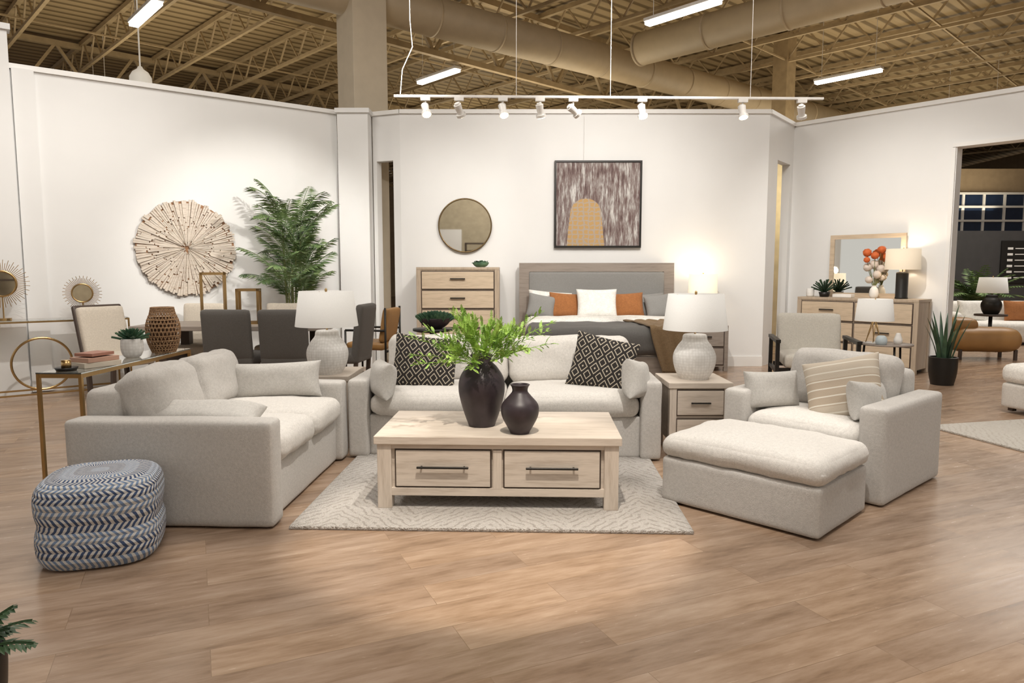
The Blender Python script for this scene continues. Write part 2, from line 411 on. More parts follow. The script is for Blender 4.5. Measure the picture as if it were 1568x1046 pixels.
def bar(bm,a,b,w=.05):
    a=Vector(a);b=Vector(b);d=b-a
    m=Matrix.Translation((a+b)/2)@d.to_track_quat('Z','Y').to_matrix().to_4x4()@Matrix.Diagonal((w,w,d.length,1))
    bmesh.ops.create_cube(bm,size=1,matrix=m)
for k in range(-10,13):
    y=k*1.55
    bar(bm,(-20,y,6.45),(20,y,6.45),.09); bar(bm,(-20,y,5.9),(20,y,5.9),.06)
    x=-20
    while x<20:
        bar(bm,(x,y,5.9),(x+.45,y,6.45),.03); bar(bm,(x+.45,y,6.45),(x+.9,y,5.9),.03); x+=.9
for gx in (-13,-4.5,4,12.5):
    bar(bm,(gx,-17,6.4),(gx,20,6.4),.12); 
    bar(bm,(gx,-17,5.2),(gx,20,5.2),.1)
    y=-17
    while y<20:
        bar(bm,(gx,y,5.2),(gx,y+.8,6.4),.06); bar(bm,(gx,y+.8,6.4),(gx,y+1.6,5.2),.06); y+=1.6
for gx in (-16,-10,-7,-1.5,1.5,7,10):
    bar(bm,(gx,-17,5.92),(gx,20,5.92),.03)
obj('ceiling_joists',bm,M_tan,None,(0,20,0),(0,0,AJ))
M_tancol2=plain('tan_duct_paint',(.48,.38,.25),.5,var=.05)
def duct(name,p0,p1,r):
    g=group(name,p0); d=Vector(p1)-Vector(p0)
    bm=bmesh.new(); addcyl(bm,(0,0,0),d,r,40)
    n=int(d.length/1.2)
    for i in range(n+1):
        q=d*(i/n); u=d.normalized(); addcyl(bm,q-u*.02,q+u*.02,r*1.04,40)
    obj('pipe',bm,M_tancol2,g,smooth=True)
duct('air_duct',(-4.2,9.35,5.35),(9.5,20.3,5.35),.30)
duct('air_duct',(2.3,13.2,5.3),(9.0,6.5,5.3),.28)
for cx,cy in ((6.0,16.2),(12.5,14)):
    g=group('structural_column',(cx,cy,0),38); box('shaft',g,(0,0,3.25),(.35,.35,6.5),M_tan,.01)
boxes('wall_far',None,[((0,38,3.2),(60,.2,6.4))],M_far)
boxes('wall_far_right',None,[((22.1,22,3.2),(.2,40,6.4))],M_far)
def strip(loc,l=1.25):
    g=group('fluorescent_light',loc,-48)
    box('housing',g,(0,0,.05),(l,.16,.05),M_white,.01)
    box('tube',g,(0,0,0),(l*.98,.13,.05),M_tube,.015)
    rods('cable',g,[((-l*.4,0,.07),(-l*.4,0,1.35)),((l*.4,0,.07),(l*.4,0,1.35))],.005,M_white,6)
for p in [(-5.25,10.6,5.0),(-1.4,13.9,5.0),(2.42,10.55,5.0),(6.35,13.9,5.0),(-9,16,5),(11,17.5,5.)]: strip(p)
M_pend=plain('white_enamel',(.85,.83,.78),.4,emis=(1,.93,.8),es=.25)
g=group('pendant_lamp',(-6.02,11.9,4.47)); lathe('dome',g,[(.17,-.12),(.165,0),(.12,.08),(.05,.13),(.03,.17),(0,.17)],M_pend); rods('cable',g,[((0,0,.17),(0,0,2.1))],.012,M_pend,6)
lathe('diffuser',g,[(0,-.16),(.11,-.15),(.16,-.11)],M_pend)

# ------------------------------------------------------------ track light
T=group('track_light',(.94,7.0,3.0),1.5)
box('rail',T,(0,0,0),(4.12,.03,.022),M_white,.003)
def head(x,yaw,pitch):
    m=Euler((R(pitch),0,R(yaw))).to_matrix().to_4x4()
    bm=bmesh.new(); addcyl(bm,(x,0,-.01),(x,0,-.09),.008,8); addbox(bm,(x,0,-.025),(.09,.04,.03))
    def P(v): return (m@Vector(v))+Vector((x,0,-.12))
    addcyl(bm,P((0,0,.05)),P((0,0,-.05)),.038,20,.028)
    addcyl(bm,P((0,0,.065)),P((0,0,.045)),.024,16); addcyl(bm,P((0,0,-.045)),P((0,0,-.07)),.047,20,.047)
    obj('spot_head',bm,M_white,T,smooth=False)
    bm=bmesh.new(); addcyl(bm,P((0,0,-.067)),P((0,0,-.074)),.038,20); obj('bulb',bm,M_bulb,T)
xs=[(q-784)/160.5-.94 for q in (652,703,770,827,878,984,1140,1232)]
for x,yw,pt in zip(xs,[20,-30,20,-25,-60,30,10,-30],[-35,40,-30,25,60,-15,-20,35]): head(x,yw,pt)
rods('hanger_cables',T,[((x,0,.01),(x,0,3.5)) for x in (-.9,.0,1.35)],.003,M_white,6)
pts=[(-2.0,0,.02),(-1.98,.02,.25),(-1.88,0,.45),(-1.9,0,.7),(-1.9,0,3.5)]
rods('feed_cord',T,list(zip(pts,pts[1:])),.004,M_white,6)

# ------------------------------------------------------------ sofas
def sofa(name,loc,rz,W,D,n,aw=.16,back_top=.82,sz=.39,thick=.17):
    g=group(name,loc,rz)
    iw=W-2*aw
    bt=sz-thick/2+.01
    soft('base',g,(0,.02,(bt+.012)/2),(iw+.01,D-.05,bt-.012),M_sofa,.02,0,wr=.002)
    for s in(-1,1):
        soft('arm_%s'%('l' if s<0 else 'r'),g,(s*(W-aw)/2,0,.29),(aw,D,.565),M_sofa,.028,.003,wr=.003)
    soft('back_frame',g,(0,D/2-.11,.38),(iw,.2,.66),M_sofa,.05,0,wr=.003)
    cw=iw/n
    for i in range(n):
        x=-iw/2+cw*(i+.5)
        soft('seat_cushion_%d'%(i+1),g,(x,-.125,sz),(cw-.006,D-.23,thick),M_sofaw,.075,.028,wr=.009,n=21)
        ch=back_top-sz-.04
        soft('back_cushion_%d'%(i+1),g,(x,D/2-.30,sz+.055+ch/2),(cw-.012,.21,ch),M_sofaw if name=='sofa' else M_sofa,.085,.075,rot=(R(-14),0,0),wr=.016,axis=1,n=21)  # sofa backs take the linen copy with spotlight brightness painted in
    for sx in(-1,1):
        for sy in(-1,1):
            box('foot',g,(sx*(W/2-.1),sy*(D/2-.1),.008),(.06,.06,.016),M_dark,.003)
    return g
sofa('sofa',(-.04,5.50,.0),-2.5,2.25,1.0,2,aw=.15)
sofa('loveseat',(-1.77,4.38,0),88,1.50,1.10,2,back_top=.80)
CH=sofa('armchair',(2.11,4.64,0),-48,1.04,.93,1,back_top=.80,sz=.36,thick=.15)
OT=group('ottoman',(1.435,3.99,0),-45)
soft('base',OT,(0,0,.142),(.92,.66,.265),M_sofa,.025,0,wr=.002)
soft('cushion',OT,(0,0,.338),(.95,.69,.13),M_sofaw,.062,.04,wr=.009,n=21)
for sx in(-1,1):
    for sy in(-1,1): box('foot',OT,(sx*.38,sy*.25,.008),(.05,.05,.016),M_dark,.003)
pillow('throw_pillow',(-.66,5.36,.655),.50,.42,.17,M_diamond,(-14,6,-3))
pillow('throw_pillow',(.68,5.29,.655),.48,.42,.17,M_diamond,(-16,12,-12))
pillow('throw_pillow',(-.935,5.10,.57),.34,.26,.16,M_pillowg,(-8,0,-66))
pillow('throw_pillow',(.885,5.02,.58),.34,.28,.16,M_pillowg,(-8,10,62))
pillow('throw_pillow',(-1.63,4.87,.60),.62,.25,.17,M_pillowg,(-10,-2,4))
pillow('throw_pillow',(-1.75,3.92,.535),.70,.22,.16,M_pillowg,(-68,0,0))
pillow('throw_pillow',(2.11,4.48,.60),.47,.42,.16,M_stripe,(-24,-14,-34))
pillow('throw_pillow',(1.74,4.72,.56),.38,.25,.15,M_pillowg,(-12,0,8))
pillow('throw_pillow',(2.19,4.33,.555),.34,.24,.14,M_pillowg,(-14,6,34))

# ------------------------------------------------------------ rug, coffee table
box('area_rug',None,(-.085,4.515,.010),(2.11,1.87,.020),M_rug,.008,rot=(0,0,R(-2)))
CT=group('coffee_table',(-.07,4.235,.019),-2)
box('top',CT,(0,0,.392),(1.38,.74,.045),M_oak,.004)
for sx in(-1,1):
    for sy in(-1,1): box('leg',CT,(sx*.635,sy*.315,.185),(.08,.08,.37),M_oakz,.004)
box('body',CT,(0,.0,.22),(1.21,.66,.27),M_oak,.003)
box('rail_bottom',CT,(0,-.333,.095),(1.21,.03,.045),M_oak,.002)
box('rail_top',CT,(0,-.333,.357),(1.21,.03,.03),M_oak,.002)
box('stile',CT,(0,-.333,.225),(.05,.03,.22),M_oakz,.002)
boxes('drawer_reveal',CT,[((sx*.305,-.331,.228),(.545,.012,.225)) for sx in(-1,1)],M_dark)
for sx in(-1,1):
    box('drawer_front',CT,(sx*.305,-.339,.229),(.53,.022,.205),M_oak,.004)
    boxes('handle',CT,[((sx*.305,-.372,.24),(.29,.012,.012)),((sx*.305-.12,-.36,.24),(.01,.024,.01)),((sx*.305+.12,-.36,.24),(.01,.024,.01))],M_black,.002)
V=group('dark_vase',(-.18,4.18,.434))
lathe('body',V,[(a,b*1.1) for a,b in spline([(0,0),(.07,0),(.085,.02),(.115,.10),(.137,.19),(.130,.26),(.095,.315),(.064,.345),(.058,.365),(.066,.385),(.052,.385),(.046,.35),(.03,.32),(0,.31)])],M_blackcer)
bm=bmesh.new()
def fernstem(az,el,L,droop):
    pts=frond(bm,(.02*math.cos(az),.02*math.sin(az),.36),az,el,L,8,.015,.0055,droop,start=.6,rw=.0014,down=.1)
    for k in range(6,14):
        for q in range(2):
            p_,T_=pts[k]
            frond(bm,p_,az+random.uniform(-1.6,1.6),el+random.uniform(-.9,.8),random.uniform(.03,.07),6,.013,.0048,R(random.uniform(0,50)),start=.15,rw=.0009,down=.1,seg=4)
for i in range(34):
    fernstem(random.uniform(0,2*math.pi),R(random.uniform(50,88)),random.uniform(.22,.38),R(random.uniform(5,50)))
for i in range(22):
    fernstem(random.uniform(0,2*math.pi),R(random.uniform(20,55)),random.uniform(.18,.30),R(random.uniform(10,60)))
for az,el,L in((180,30,.45),(168,14,.44),(2,40,.50),(15,34,.46),(195,10,.40),(-5,26,.44),(8,50,.48),(174,42,.38)):
    fernstem(R(az),R(el),L,R(20))
obj('fern_fronds',bm,M_fern,V)
V2=group('dark_vase',(.045,3.98,.434))
lathe('body',V2,spline([(0,0),(.048,0),(.06,.015),(.098,.085),(.108,.13),(.10,.17),(.062,.215),(.044,.24),(.048,.265),(.056,.277),(.044,.277),(.034,.24),(.02,.21),(0,.2)]),M_blackcer)

# ------------------------------------------------------------ pouf
P=group('woven_pouf',(-1.97,3.33,0),18)
bm=bmesh.new(); N=72; rings=[]
prof=[(0,.012),(.6,.006),(.86,.004),(.97,.03),(1.02,.09),(1.015,.15),(.975,.19),(.98,.205),(1.01,.25),(1.02,.31),(.985,.355),(.89,.385),(.72,.40),(.4,.408),(.1,.405),(0,.40)]
prof=spline(prof,3)
for r,z in prof:
    rr=[]
    for i in range(N):
        t=2*math.pi*i/N; c,s=math.cos(t),math.sin(t)
        k=(abs(c)**3.2+abs(s)**3.2)**(-1/3.2)
        rr.append(bm.verts.new((.258*r*k*c,.258*r*k*s,z)))
    rings.append(rr)
for a_,b_ in zip(rings,rings[1:]):
    for i in range(N): bm.faces.new((a_[i],a_[(i+1)%N],b_[(i+1)%N],b_[i]))
bmesh.ops.remove_doubles(bm,verts=bm.verts[:],dist=.0005)
obj('cover',bm,M_pouf,P,smooth=True)

# ------------------------------------------------------------ end tables + lamps
def endtable(loc,rz,W,D,Hh):
    g=group('end_table',loc,rz)
    box('top',g,(0,0,Hh-.02),(W,D,.04),M_oak,.004)
    for sx in(-1,1):
        for sy in(-1,1): box('leg',g,(sx*(W/2-.035),sy*(D/2-.035),(Hh-.04)/2),(.05,.05,Hh-.04),M_oakz,.003)
    box('body',g,(0,0,.31),(W-.08,D-.05,.42),M_oak,.003)
    boxes('drawer_reveal',g,[((0,-D/2+.022,.41),(W-.115,.01,.19)),((0,-D/2+.022,.20),(W-.115,.01,.19))],M_dark)
    for z in(.41,.20):
        box('drawer_front',g,(0,-D/2+.014,z),(W-.13,.02,.175),M_oak,.003)
        boxes('handle',g,[((0,-D/2-.012,z),(.14,.01,.01)),((-.06,-D/2,z),(.008,.02,.008)),((.06,-D/2,z),(.008,.02,.008))],M_black)
    return g
endtable((1.35,5.27,0),0,.46,.5,.555)
endtable((-1.52,5.62,0),0,.56,.56,.555)
def lamp(loc,k=1,base=M_dimple,shade=M_shade,sh=(.205,.24,.27),name='table_lamp',prof=None):
    g=group(name,loc)
    p=prof or spline([(0,0),(.095,0),(.11,.008),(.14,.06),(.158,.13),(.155,.19),(.125,.25),(.095,.29),(.088,.325),(.07,.338),(.0,.34)])
    p=[(a*k,b*k) for a,b in p]; top=p[-1][1]
    lathe('base',g,p,base)
    rods('stem',g,[((0,0,top-.01),(0,0,top+.35*k*.9))],.008*k,M_brass,8)
    r1,r2,hh=[x*k for x in sh]; z=top+.03*k
    lathe('shade',g,[(r2,z),(r1,z+hh),(r1-.004,z+hh),(r2-.004,z)],shade,seg=64)
    bm=bmesh.new(); 
    for t in range(3): 
        a=t*2.094; addcyl(bm,(0,0,z+hh-.03),(r1*math.cos(a)*.99,r1*math.sin(a)*.99,z+hh-.01),.003*k,6)
    obj('spider',bm,M_brass,g)
    lathe('finial',g,[(0,z+hh+.025*k),(.01*k,z+hh+.015*k),(.01*k,z+hh),(0,z+hh-.01*k)],M_brass,seg=12)
    lathe('bulb',g,[(0,z+hh*.35),(.03*k,z+hh*.5),(.02*k,z+hh*.7),(0,z+hh*.72)],M_shade if shade is M_shade else M_bulb,seg=16)
    return g,z+hh*.5
lamp((1.355,5.25,.555),.98)
lamp((-1.44,5.52,.555),1.0)

# ------------------------------------------------------------ bed
B=group('bed',(1.17,0,0))
boxes('headboard_frame',B,[((0,9.93,1.40),(2.14,.1,.12)),((-1.0,9.93,.67),(.14,.1,1.34)),((1.0,9.93,.67),(.14,.1,1.34))],M_taupe)
soft('headboard_panel',B,(0,9.90,.86),(1.87,.08,.95),M_headf,.02,.01,axis=1,wr=0)
box('side_rails',B,(0,8.85,.27),(1.96,2.1,.28),M_taupe,.02)
soft('mattress',B,(-.05,8.82,.50),(1.8,2.0,.28),M_sheet,.08,.02)
soft('duvet',B,(-.04,8.30,.57),(1.90,1.14,.30),M_duvet,.10,.02,wr=.02)
soft('folded_sheet',B,(-.05,9.02,.645),(1.90,.56,.24),M_sheet,.09,.02,wr=.015)
for x in(-.85,.85): box('leg',B,(x,7.9,.08),(.1,.1,.16),M_taupez,.004)
for x,y,w,h,t,m,ry in [(-.66,9.72,.60,.38,.2,M_sheet,5),(.62,9.72,.60,.34,.2,M_headf,-4),(-.45,9.55,.46,.36,.18,M_rust,4),(.36,9.55,.48,.36,.18,M_rust,-3),(-.05,9.40,.54,.42,.18,M_sheet,0),(-.78,9.5,.38,.34,.16,M_headf,10),(.80,9.5,.38,.34,.16,M_headf,-8)]:
    pillow('bed_pillow',(x,y,.70+h/2),w,h,t,m,(-18,ry,0),B)
bm=bmesh.new(); nu,nv=22,50; g_={}
for i in range(nu+1):
    for j in range(nv+1):
        u=i/nu; v=j/nv; L=v*1.45
        if L<.95: y=8.66-L; z=.755+.012*math.sin(u*22)
        else: y=7.71-.012*math.sin(u*22+v*3)-.03*(L-.95); z=.74-(L-.95)
        x=.18+u*.5+.28*v+.03*math.sin(v*7)
        g_[i,j]=bm.verts.new((x,y,max(.1,z)+.014*noise.noise(Vector((u*6,v*8,2)))))
for i in range(nu):
    for j in range(nv): bm.faces.new((g_[i,j],g_[i+1,j],g_[i+1,j+1],g_[i,j+1]))
o=obj('throw_blanket',bm,M_throw,B,smooth=True); md=o.modifiers.new('s','SOLIDIFY'); md.thickness=.015
bm=bmesh.new()
for i in range(44):
    x=.47+i*.0115; addcyl(bm,(x,7.69,.25),(x+.004,7.69,.17),.003,5)
obj('throw_fringe',bm,M_throw,B)

def chest(name,loc,rz,W,D,Hh,rows,cols,front,side,legs=.06,hw=.16,frame=.05):
    g=group(name,loc,rz)
    box('carcass',g,(0,0,(Hh-.03+legs)/2),(W-.02,D-.02,Hh-.03-legs),side,.004)
    box('top',g,(0,0,Hh-.018),(W,D,.036),side,.004)
    boxes('posts',g,[((s*(W/2-frame/2),t*(D/2-frame/2),(Hh-.036)/2),(frame,frame,Hh-.036)) for s in(-1,1) for t in(-1,1)],side,.003)
    cw=(W-2*frame)/cols; rh=(Hh-.036-legs-.03)/rows
    rev=[];
    for r in range(rows):
        for c in range(cols):
            x=-W/2+frame+cw*(c+.5); z=legs+.02+rh*(r+.5)
            rev.append(((x,-D/2+.009,z),(cw-.008,.01,rh-.008)))
            box('drawer_front',g,(x,-D/2+.003,z),(cw-.03,.02,rh-.03),front,.003)
            boxes('handle',g,[((x,-D/2-.028,z+.02),(hw,.012,.014)),((x-hw*.4,-D/2-.015,z+.02),(.01,.03,.01)),((x+hw*.4,-D/2-.015,z+.02),(.01,.03,.01))],M_black)
    boxes('drawer_reveal',g,rev,M_dark)
    return g
chest('nightstand',(2.60,9.75,0),0,.62,.45,.62,2,1,M_taupe,M_taupe)
g,zz=lamp((2.60,9.72,.62),1.0,base=M_white,shade=M_shadelit,sh=(.185,.195,.26),prof=spline([(0,0),(.10,0),(.12,.04),(.13,.14),(.10,.26),(.05,.34),(.03,.39),(0,.40)]))
chest('chest_of_drawers',(-.72,9.72,0),0,1.10,.5,1.40,5,1,M_oak2,M_oak2z,hw=.2,frame=.06)
D_=group('succulent_dish',(-.42,9.62,1.40)); lathe('bowl',D_,[(a*.85,b*.85) for a,b in spline([(0,0),(.06,0),(.11,.03),(.13,.07),(.12,.07),(.09,.035),(0,.03)])],M_succ)
bm=bmesh.new()
for i in range(50):
    az=random.uniform(0,6.28);r=random.uniform(0,.07); frond(bm,(r*math.cos(az),r*math.sin(az),.03),az,R(random.uniform(30,80)),.06,3,.03,.011,R(20),start=.4)
obj('leaves',bm,M_succ,D_)
g=group('round_mirror',(-.655,10.05,1.98)); 
disc('glass',g,.362,.012,M_mirror,rot=(R(90),0,0))
lathe('frame',g,[(.358,-.005),(.376,-.005),(.376,.028),(.358,.028),(.358,-.005)],M_bronze,rot=(R(90),0,0),seg=72)
g=group('framed_painting',(1.195,10.04,2.27))
boxes('frame',g,[((0,-.0,.585),(1.21,.05,.025)),((0,0,-.585),(1.21,.05,.025)),((-.593,0,0),(.025,.05,1.145)),((.593,0,0),(.025,.05,1.145))],M_black)
box('canvas',g,(0,.005,0),(1.16,.03,1.14),M_canvas,0)
bm=bmesh.new()
pts=[(.265,0,-.57)]+[(.215*math.cos(t),0,.20*math.sin(t)-.12) for t in [math.pi*i/24 for i in range(25)]]+[(-.265,0,-.57)]
vv=[bm.verts.new(Vector(p)+Vector((-.17,-.0115,0))) for p in pts]; f=bm.faces.new(vv)
ex=bmesh.ops.extrude_face_region(bm,geom=[f]); bmesh.ops.translate(bm,verts=[v for v in ex['geom'] if isinstance(v,bmesh.types.BMVert)],vec=(0,.002,0))
obj('arch_brushstroke',bm,M_ochre,g)
rods('hanging_wire',g,[((-.2,0,.59),(-.2,0,1.2))],.002,M_white,6)

# ------------------------------------------------------------ left wall objects
dl=Vector((math.cos(aL),math.sin(aL),0)); nl=Vector((math.sin(aL),-math.cos(aL),0))
def onleft(x,off,z):
    t=(x-LW0[0])/dl.x; p=Vector((LW0[0],LW0[1],0))+dl*t+nl*off; return (p.x,p.y,z)
g=group('sunburst_wall_art',onleft(-4.04,.02,1.63),math.degrees(aL))
disc('backing',g,.57,.012,M_sliverbk,rot=(R(90),0,0))
bm=bmesh.new()
NS=120
for i in range(NS):
    t=2*math.pi*i/NS+random.uniform(-.006,.006)
    r=random.uniform(.02,.10)
    while r<.54:
        l=random.uniform(.16,.36); r2=min(r+l,random.uniform(.565,.60))
        w1=r*math.pi/NS*random.uniform(.65,1.04)+.001; w2=r2*math.pi/NS*random.uniform(.65,1.04)
        y=-random.uniform(.018,.045)
        c,s=math.cos(t),math.sin(t)
        def Q(rr,ww,yy): return (rr*c-ww*s,yy,rr*s+ww*c)
        A=[Q(r,-w1,y),Q(r2,-w2,y),Q(r2,w2,y),Q(r,w1,y)]; Bk=[Q(r,-w1,-.012),Q(r2,-w2,-.012),Q(r2,w2,-.012),Q(r,w1,-.012)]
        va=[bm.verts.new(x) for x in A]; vb=[bm.verts.new(x) for x in Bk]
        bm.faces.new(va)
        for k in range(4): bm.faces.new((va[k],va[(k+1)%4],vb[(k+1)%4],vb[k]))
        r=r2+random.uniform(.004,.02)
obj('slivers',bm,M_sliver,g)

# palm
PX,PY=-2.76,8.95
g=group('potted_palm',(PX,PY,0))
lathe('planter',g,spline([(0,0),(.16,0),(.19,.03),(.22,.2),(.22,.38),(.20,.40),(.18,.37),(0,.36)],3),M_wicker)
lathe('soil',g,[(0,.365),(.19,.365)],M_soil)
bm=bmesh.new(); bs=bmesh.new()
for i in range(12):
    a=random.uniform(0,6.28); r=random.uniform(.02,.09); x,y=r*math.cos(a),r*math.sin(a); hh=.8+i*.095
    tx,ty=x*2.2,y*2.2
    addcyl(bs,(x,y,.36),(tx,ty,hh),.014,8,.009)
    for k in range(4):
        az=random.uniform(0,6.28)
        frond(bm,(tx,ty,hh),az,R(random.uniform(60,88)),random.uniform(.55,.85),26,.20,.010,R(random.uniform(30,95)),start=.22,rw=.004,down=.35,sw=.8)
W0=Vector((LW0[0],LW0[1],0))-Vector((PX,PY,0))
for v in bm.verts:
    d=(Vector((v.co.x,v.co.y,0))-W0).dot(nl)
    if d<.06: v.co+=nl*(.06-d)
    if v.co.x+PX>-2.0 and v.co.y+PY>9.9: v.co.y=9.9-PY
obj('stems',bs,M_stem,g); obj('fronds',bm,M_palm,g)

# ------------------------------------------------------------ dining set
DT=group('dining_table',(-3.05,8.0,0),0)
box('top',DT,(0,0,.735),(2.1,.85,.05),M_taupe,.006)
for s in(-1,1):
    boxes('trestle',DT,[((s*.75,0,.36),(.1,.46,.1)),((s*.75,-.28,.355),(.1,.1,.70)),((s*.75,.28,.355),(.1,.1,.70))],M_dark,0)
def dchair(loc,rz,fab,name='dining_chair',hh=.96,bk=None,lean=-7):
    g=group(name,loc,rz)
    soft('seat',g,(0,0,.43),(.50,.50,.12),fab,.04,.015,wr=.002,n=9)
    soft('backrest',g,(0,.235,.69),(.50,.085,hh-.42),fab,.035,.012,rot=(R(lean),0,0),wr=.002,axis=1,n=9)
    if bk: soft('backrest_shell',g,(0,.275,.69),(.53,.05,hh-.38),bk,.02,0,rot=(R(lean),0,0),wr=0,axis=1,n=7)
    for sx in(-1,1):
        for sy in(-1,1): box('leg',g,(sx*.21,sy*.2,.19),(.04,.04,.38),M_dark,.003,rot=(R(sy*-4),0,0))
    return g
dchair((-2.92,7.5,0),180,M_chairg); dchair((-2.34,7.5,0),180,M_chairg); dchair((-1.84,7.72,0),-97,M_chairg,hh=1.04)
dchair((-3.75,8.42,0),0,M_chairb); dchair((-2.75,8.45,0),0,M_chairb)
dchair((-4.12,7.42,0),62,M_chairb,hh=1.0,bk=M_dark,lean=-14)
g=group('leather_chair',(-1.78,9.0,0),-100)
soft('seat',g,(0,0,.42),(.5,.5,.1),M_leather,.04,.01,n=9); soft('backrest',g,(0,.24,.68),(.5,.07,.42),M_leather,.03,.01,rot=(R(-10),0,0),axis=1,n=9)
rods('frame',g,[((s*.27,-.24,0),(s*.27,-.24,.62)) for s in(-1,1)]+[((s*.27,.28,0),(s*.27,.28,.9)) for s in(-1,1)]+[((s*.27,-.24,.62),(s*.27,.28,.62)) for s in(-1,1)]+[((-.27,-.24,.36),(.27,-.24,.36)),((-.27,.28,.36),(.27,.28,.36))],.014,M_black)
def bframe(name,loc,rz,w,d,h,r=.012):
    g=group(name,loc,rz); L=[]
    for y in(-d/2,d/2):
        L+=[((-w/2,y,r),(-w/2,y,h)),((w/2,y,r),(w/2,y,h)),((-w/2,y,h),(w/2,y,h)),((-w/2,y,r),(w/2,y,r))]
    for x in(-w/2,w/2):
        for z in(r,h): L.append(((x,-d/2,z),(x,d/2,z)))
    boxes('frame',g,[(tuple((a+b)/2 for a,b in zip(p,q)),tuple(abs(a-b)+2*r for a,b in zip(p,q))) for p,q in L],M_brass)
    return g
bframe('brass_lantern',(-3.32,7.92,.76),25,.24,.16,.56,.014); bframe('brass_lantern',(-2.95,7.98,.76),10,.22,.14,.38,.014)

# brass console behind loveseat
C=group('console_table',(-2.495,4.54,0),88)
ln,wd,ht=1.24,.24,.78
L=[]
for x in(-ln/2,ln/2):
    for y in(-wd/2,wd/2): L.append(((x,y,ht/2),(.018,.018,ht)))
for y in(-wd/2,wd/2): L.append(((0,y,ht-.011),(ln-.02,.018,.022)))
for x in(-ln/2,ln/2):
    L.append(((x,0,ht-.011),(.018,wd-.02,.022))); L.append(((x,0,.05),(.016,wd-.02,.016)))
boxes('frame',C,L,M_brass)
box('glass_top',C,(0,0,ht+.004),(ln+.02,wd+.02,.008),M_glass,.001)
zt=ht+.009
g=group('book_stack',(-2.48,4.20,zt),60)
for i,(w,m) in enumerate([((.22,.17,.03),plain('book_cover_cream',(.62,.55,.45))),((.20,.16,.026),plain('book_cover_blush',(.50,.30,.22))),((.16,.13,.018),plain('book_cover_rose',(.36,.17,.12)))]):
    box('cover_%d'%i,g,(.0,0,.015+i*.029),w,m,.002,rot=(0,0,R(i*7)))
g=group('tray_decor',(-2.52,3.99,zt),10); lathe('dish',g,[(0,0),(.05,0),(.06,.02),(.055,.02),(0,.01)],M_black); lathe('candle',g,[(0,.01),(.025,.012),(.025,.06),(0,.06)],M_brass)
g=group('potted_succulent',(-2.48,4.62,zt))
lathe('pot',g,[(a*.8,b*.85) for a,b in spline([(0,0),(.05,0),(.075,.03),(.085,.08),(.08,.14),(.07,.14),(.06,.12),(0,.12)],3)],M_dimple)
bm=bmesh.new()
for i in range(36):
    az=i*2.4; el=R(85-i*1.9); L_=.08+.0013*i
    frond(bm,(0,0,.10),az,el,L_,4,.025,.010,R(10),start=.1,rw=.007,down=0)
obj('leaves',bm,M_succ,g)
g=group('wicker_vase',(-2.42,4.92,zt))
bm=bmesh.new(); pr=[(a*.86,b*.84) for a,b in spline([(.085,0),(.115,.08),(.128,.17),(.12,.25),(.095,.32),(.085,.37)],5)]
for k in range(28):
    for sg in (1,-1):
        for i in range(len(pr)-1):
            t0=2*math.pi*k/28+sg*i*.05; t1=2*math.pi*k/28+sg*(i+1)*.05
            addcyl(bm,(pr[i][0]*math.cos(t0),pr[i][0]*math.sin(t0),pr[i][1]),(pr[i+1][0]*math.cos(t1),pr[i+1][0]*math.sin(t1),pr[i+1][1]),.003,5)
for r,z in pr[::2]:
    for k in range(24):
        a0=2*math.pi*k/24;a1=2*math.pi*(k+1)/24; addcyl(bm,(r*math.cos(a0),r*math.sin(a0),z+.004),(r*math.cos(a1),r*math.sin(a1),z+.004),.004,5)
obj('weave',bm,M_wicker,g)
lathe('liner',g,[(0,.004),(.06,.004),(.085,.10),(.08,.24)],plain('dark_liner',(.10,.05,.025),.9))

# brass ring console at far left wall
cx=onleft(-5.25,.42,0)
g=group('brass_console_table',cx,math.degrees(aL))
ln,wd,ht=1.5,.36,.83; L=[]
for x in(-ln/2,ln/2-.12,ln/2):
    for y in(-wd/2,wd/2): L.append(((x,y,ht/2),(.018,.018,ht)))
for z in(ht-.01,.06):
    for y in(-wd/2,wd/2): L.append(((0,y,z),(ln-.02,.018,.018)))
    for x in(-ln/2,ln/2): L.append(((x,0,z),(.018,wd-.02,.018)))
boxes('frame',g,L,M_brass)
box('glass_top',g,(0,0,ht+.003),(ln,wd,.008),M_glass,.001)
bpy.ops.mesh.primitive_torus_add(major_radius=.27,minor_radius=.012,major_segments=60,minor_segments=10)
o=bpy.context.object; o.name='ring'; o.data.materials.append(M_brass); o.parent=g; o.location=(-.08,-.19,.38); o.rotation_euler=(R(90),0,0)
def sunmirror(pos,r,st):
    g=group('sunburst_mirror',pos,math.degrees(aL)-12)
    disc('glass',g,r*.5,.012,M_mirror,loc=(0,0,st),rot=(R(90),0,0))
    lathe('rim',g,[(r*.48,-.004),(r*.56,-.004),(r*.56,.018),(r*.48,.018),(r*.48,-.004)],M_brass,loc=(0,0,st),rot=(R(90),0,0))
    bm=bmesh.new()
    for i in range(64):
        t=2*math.pi*i/64; q=r*(1 if i%2 else .86); addcyl(bm,(r*.54*math.cos(t),0,st+r*.54*math.sin(t)),(q*math.cos(t),0,st+q*math.sin(t)),.003,5)
    addcyl(bm,(0,0,.02),(0,0,st-r*.55),.007,8); addcyl(bm,(0,0,0),(0,0,.02),.07,24)
    obj('rays_and_stand',bm,M_brass,g)
q=onleft(-4.98,.42,.838); sunmirror(q,.19,.27)
q=onleft(-5.55,.40,.838); sunmirror(q,.25,.38)

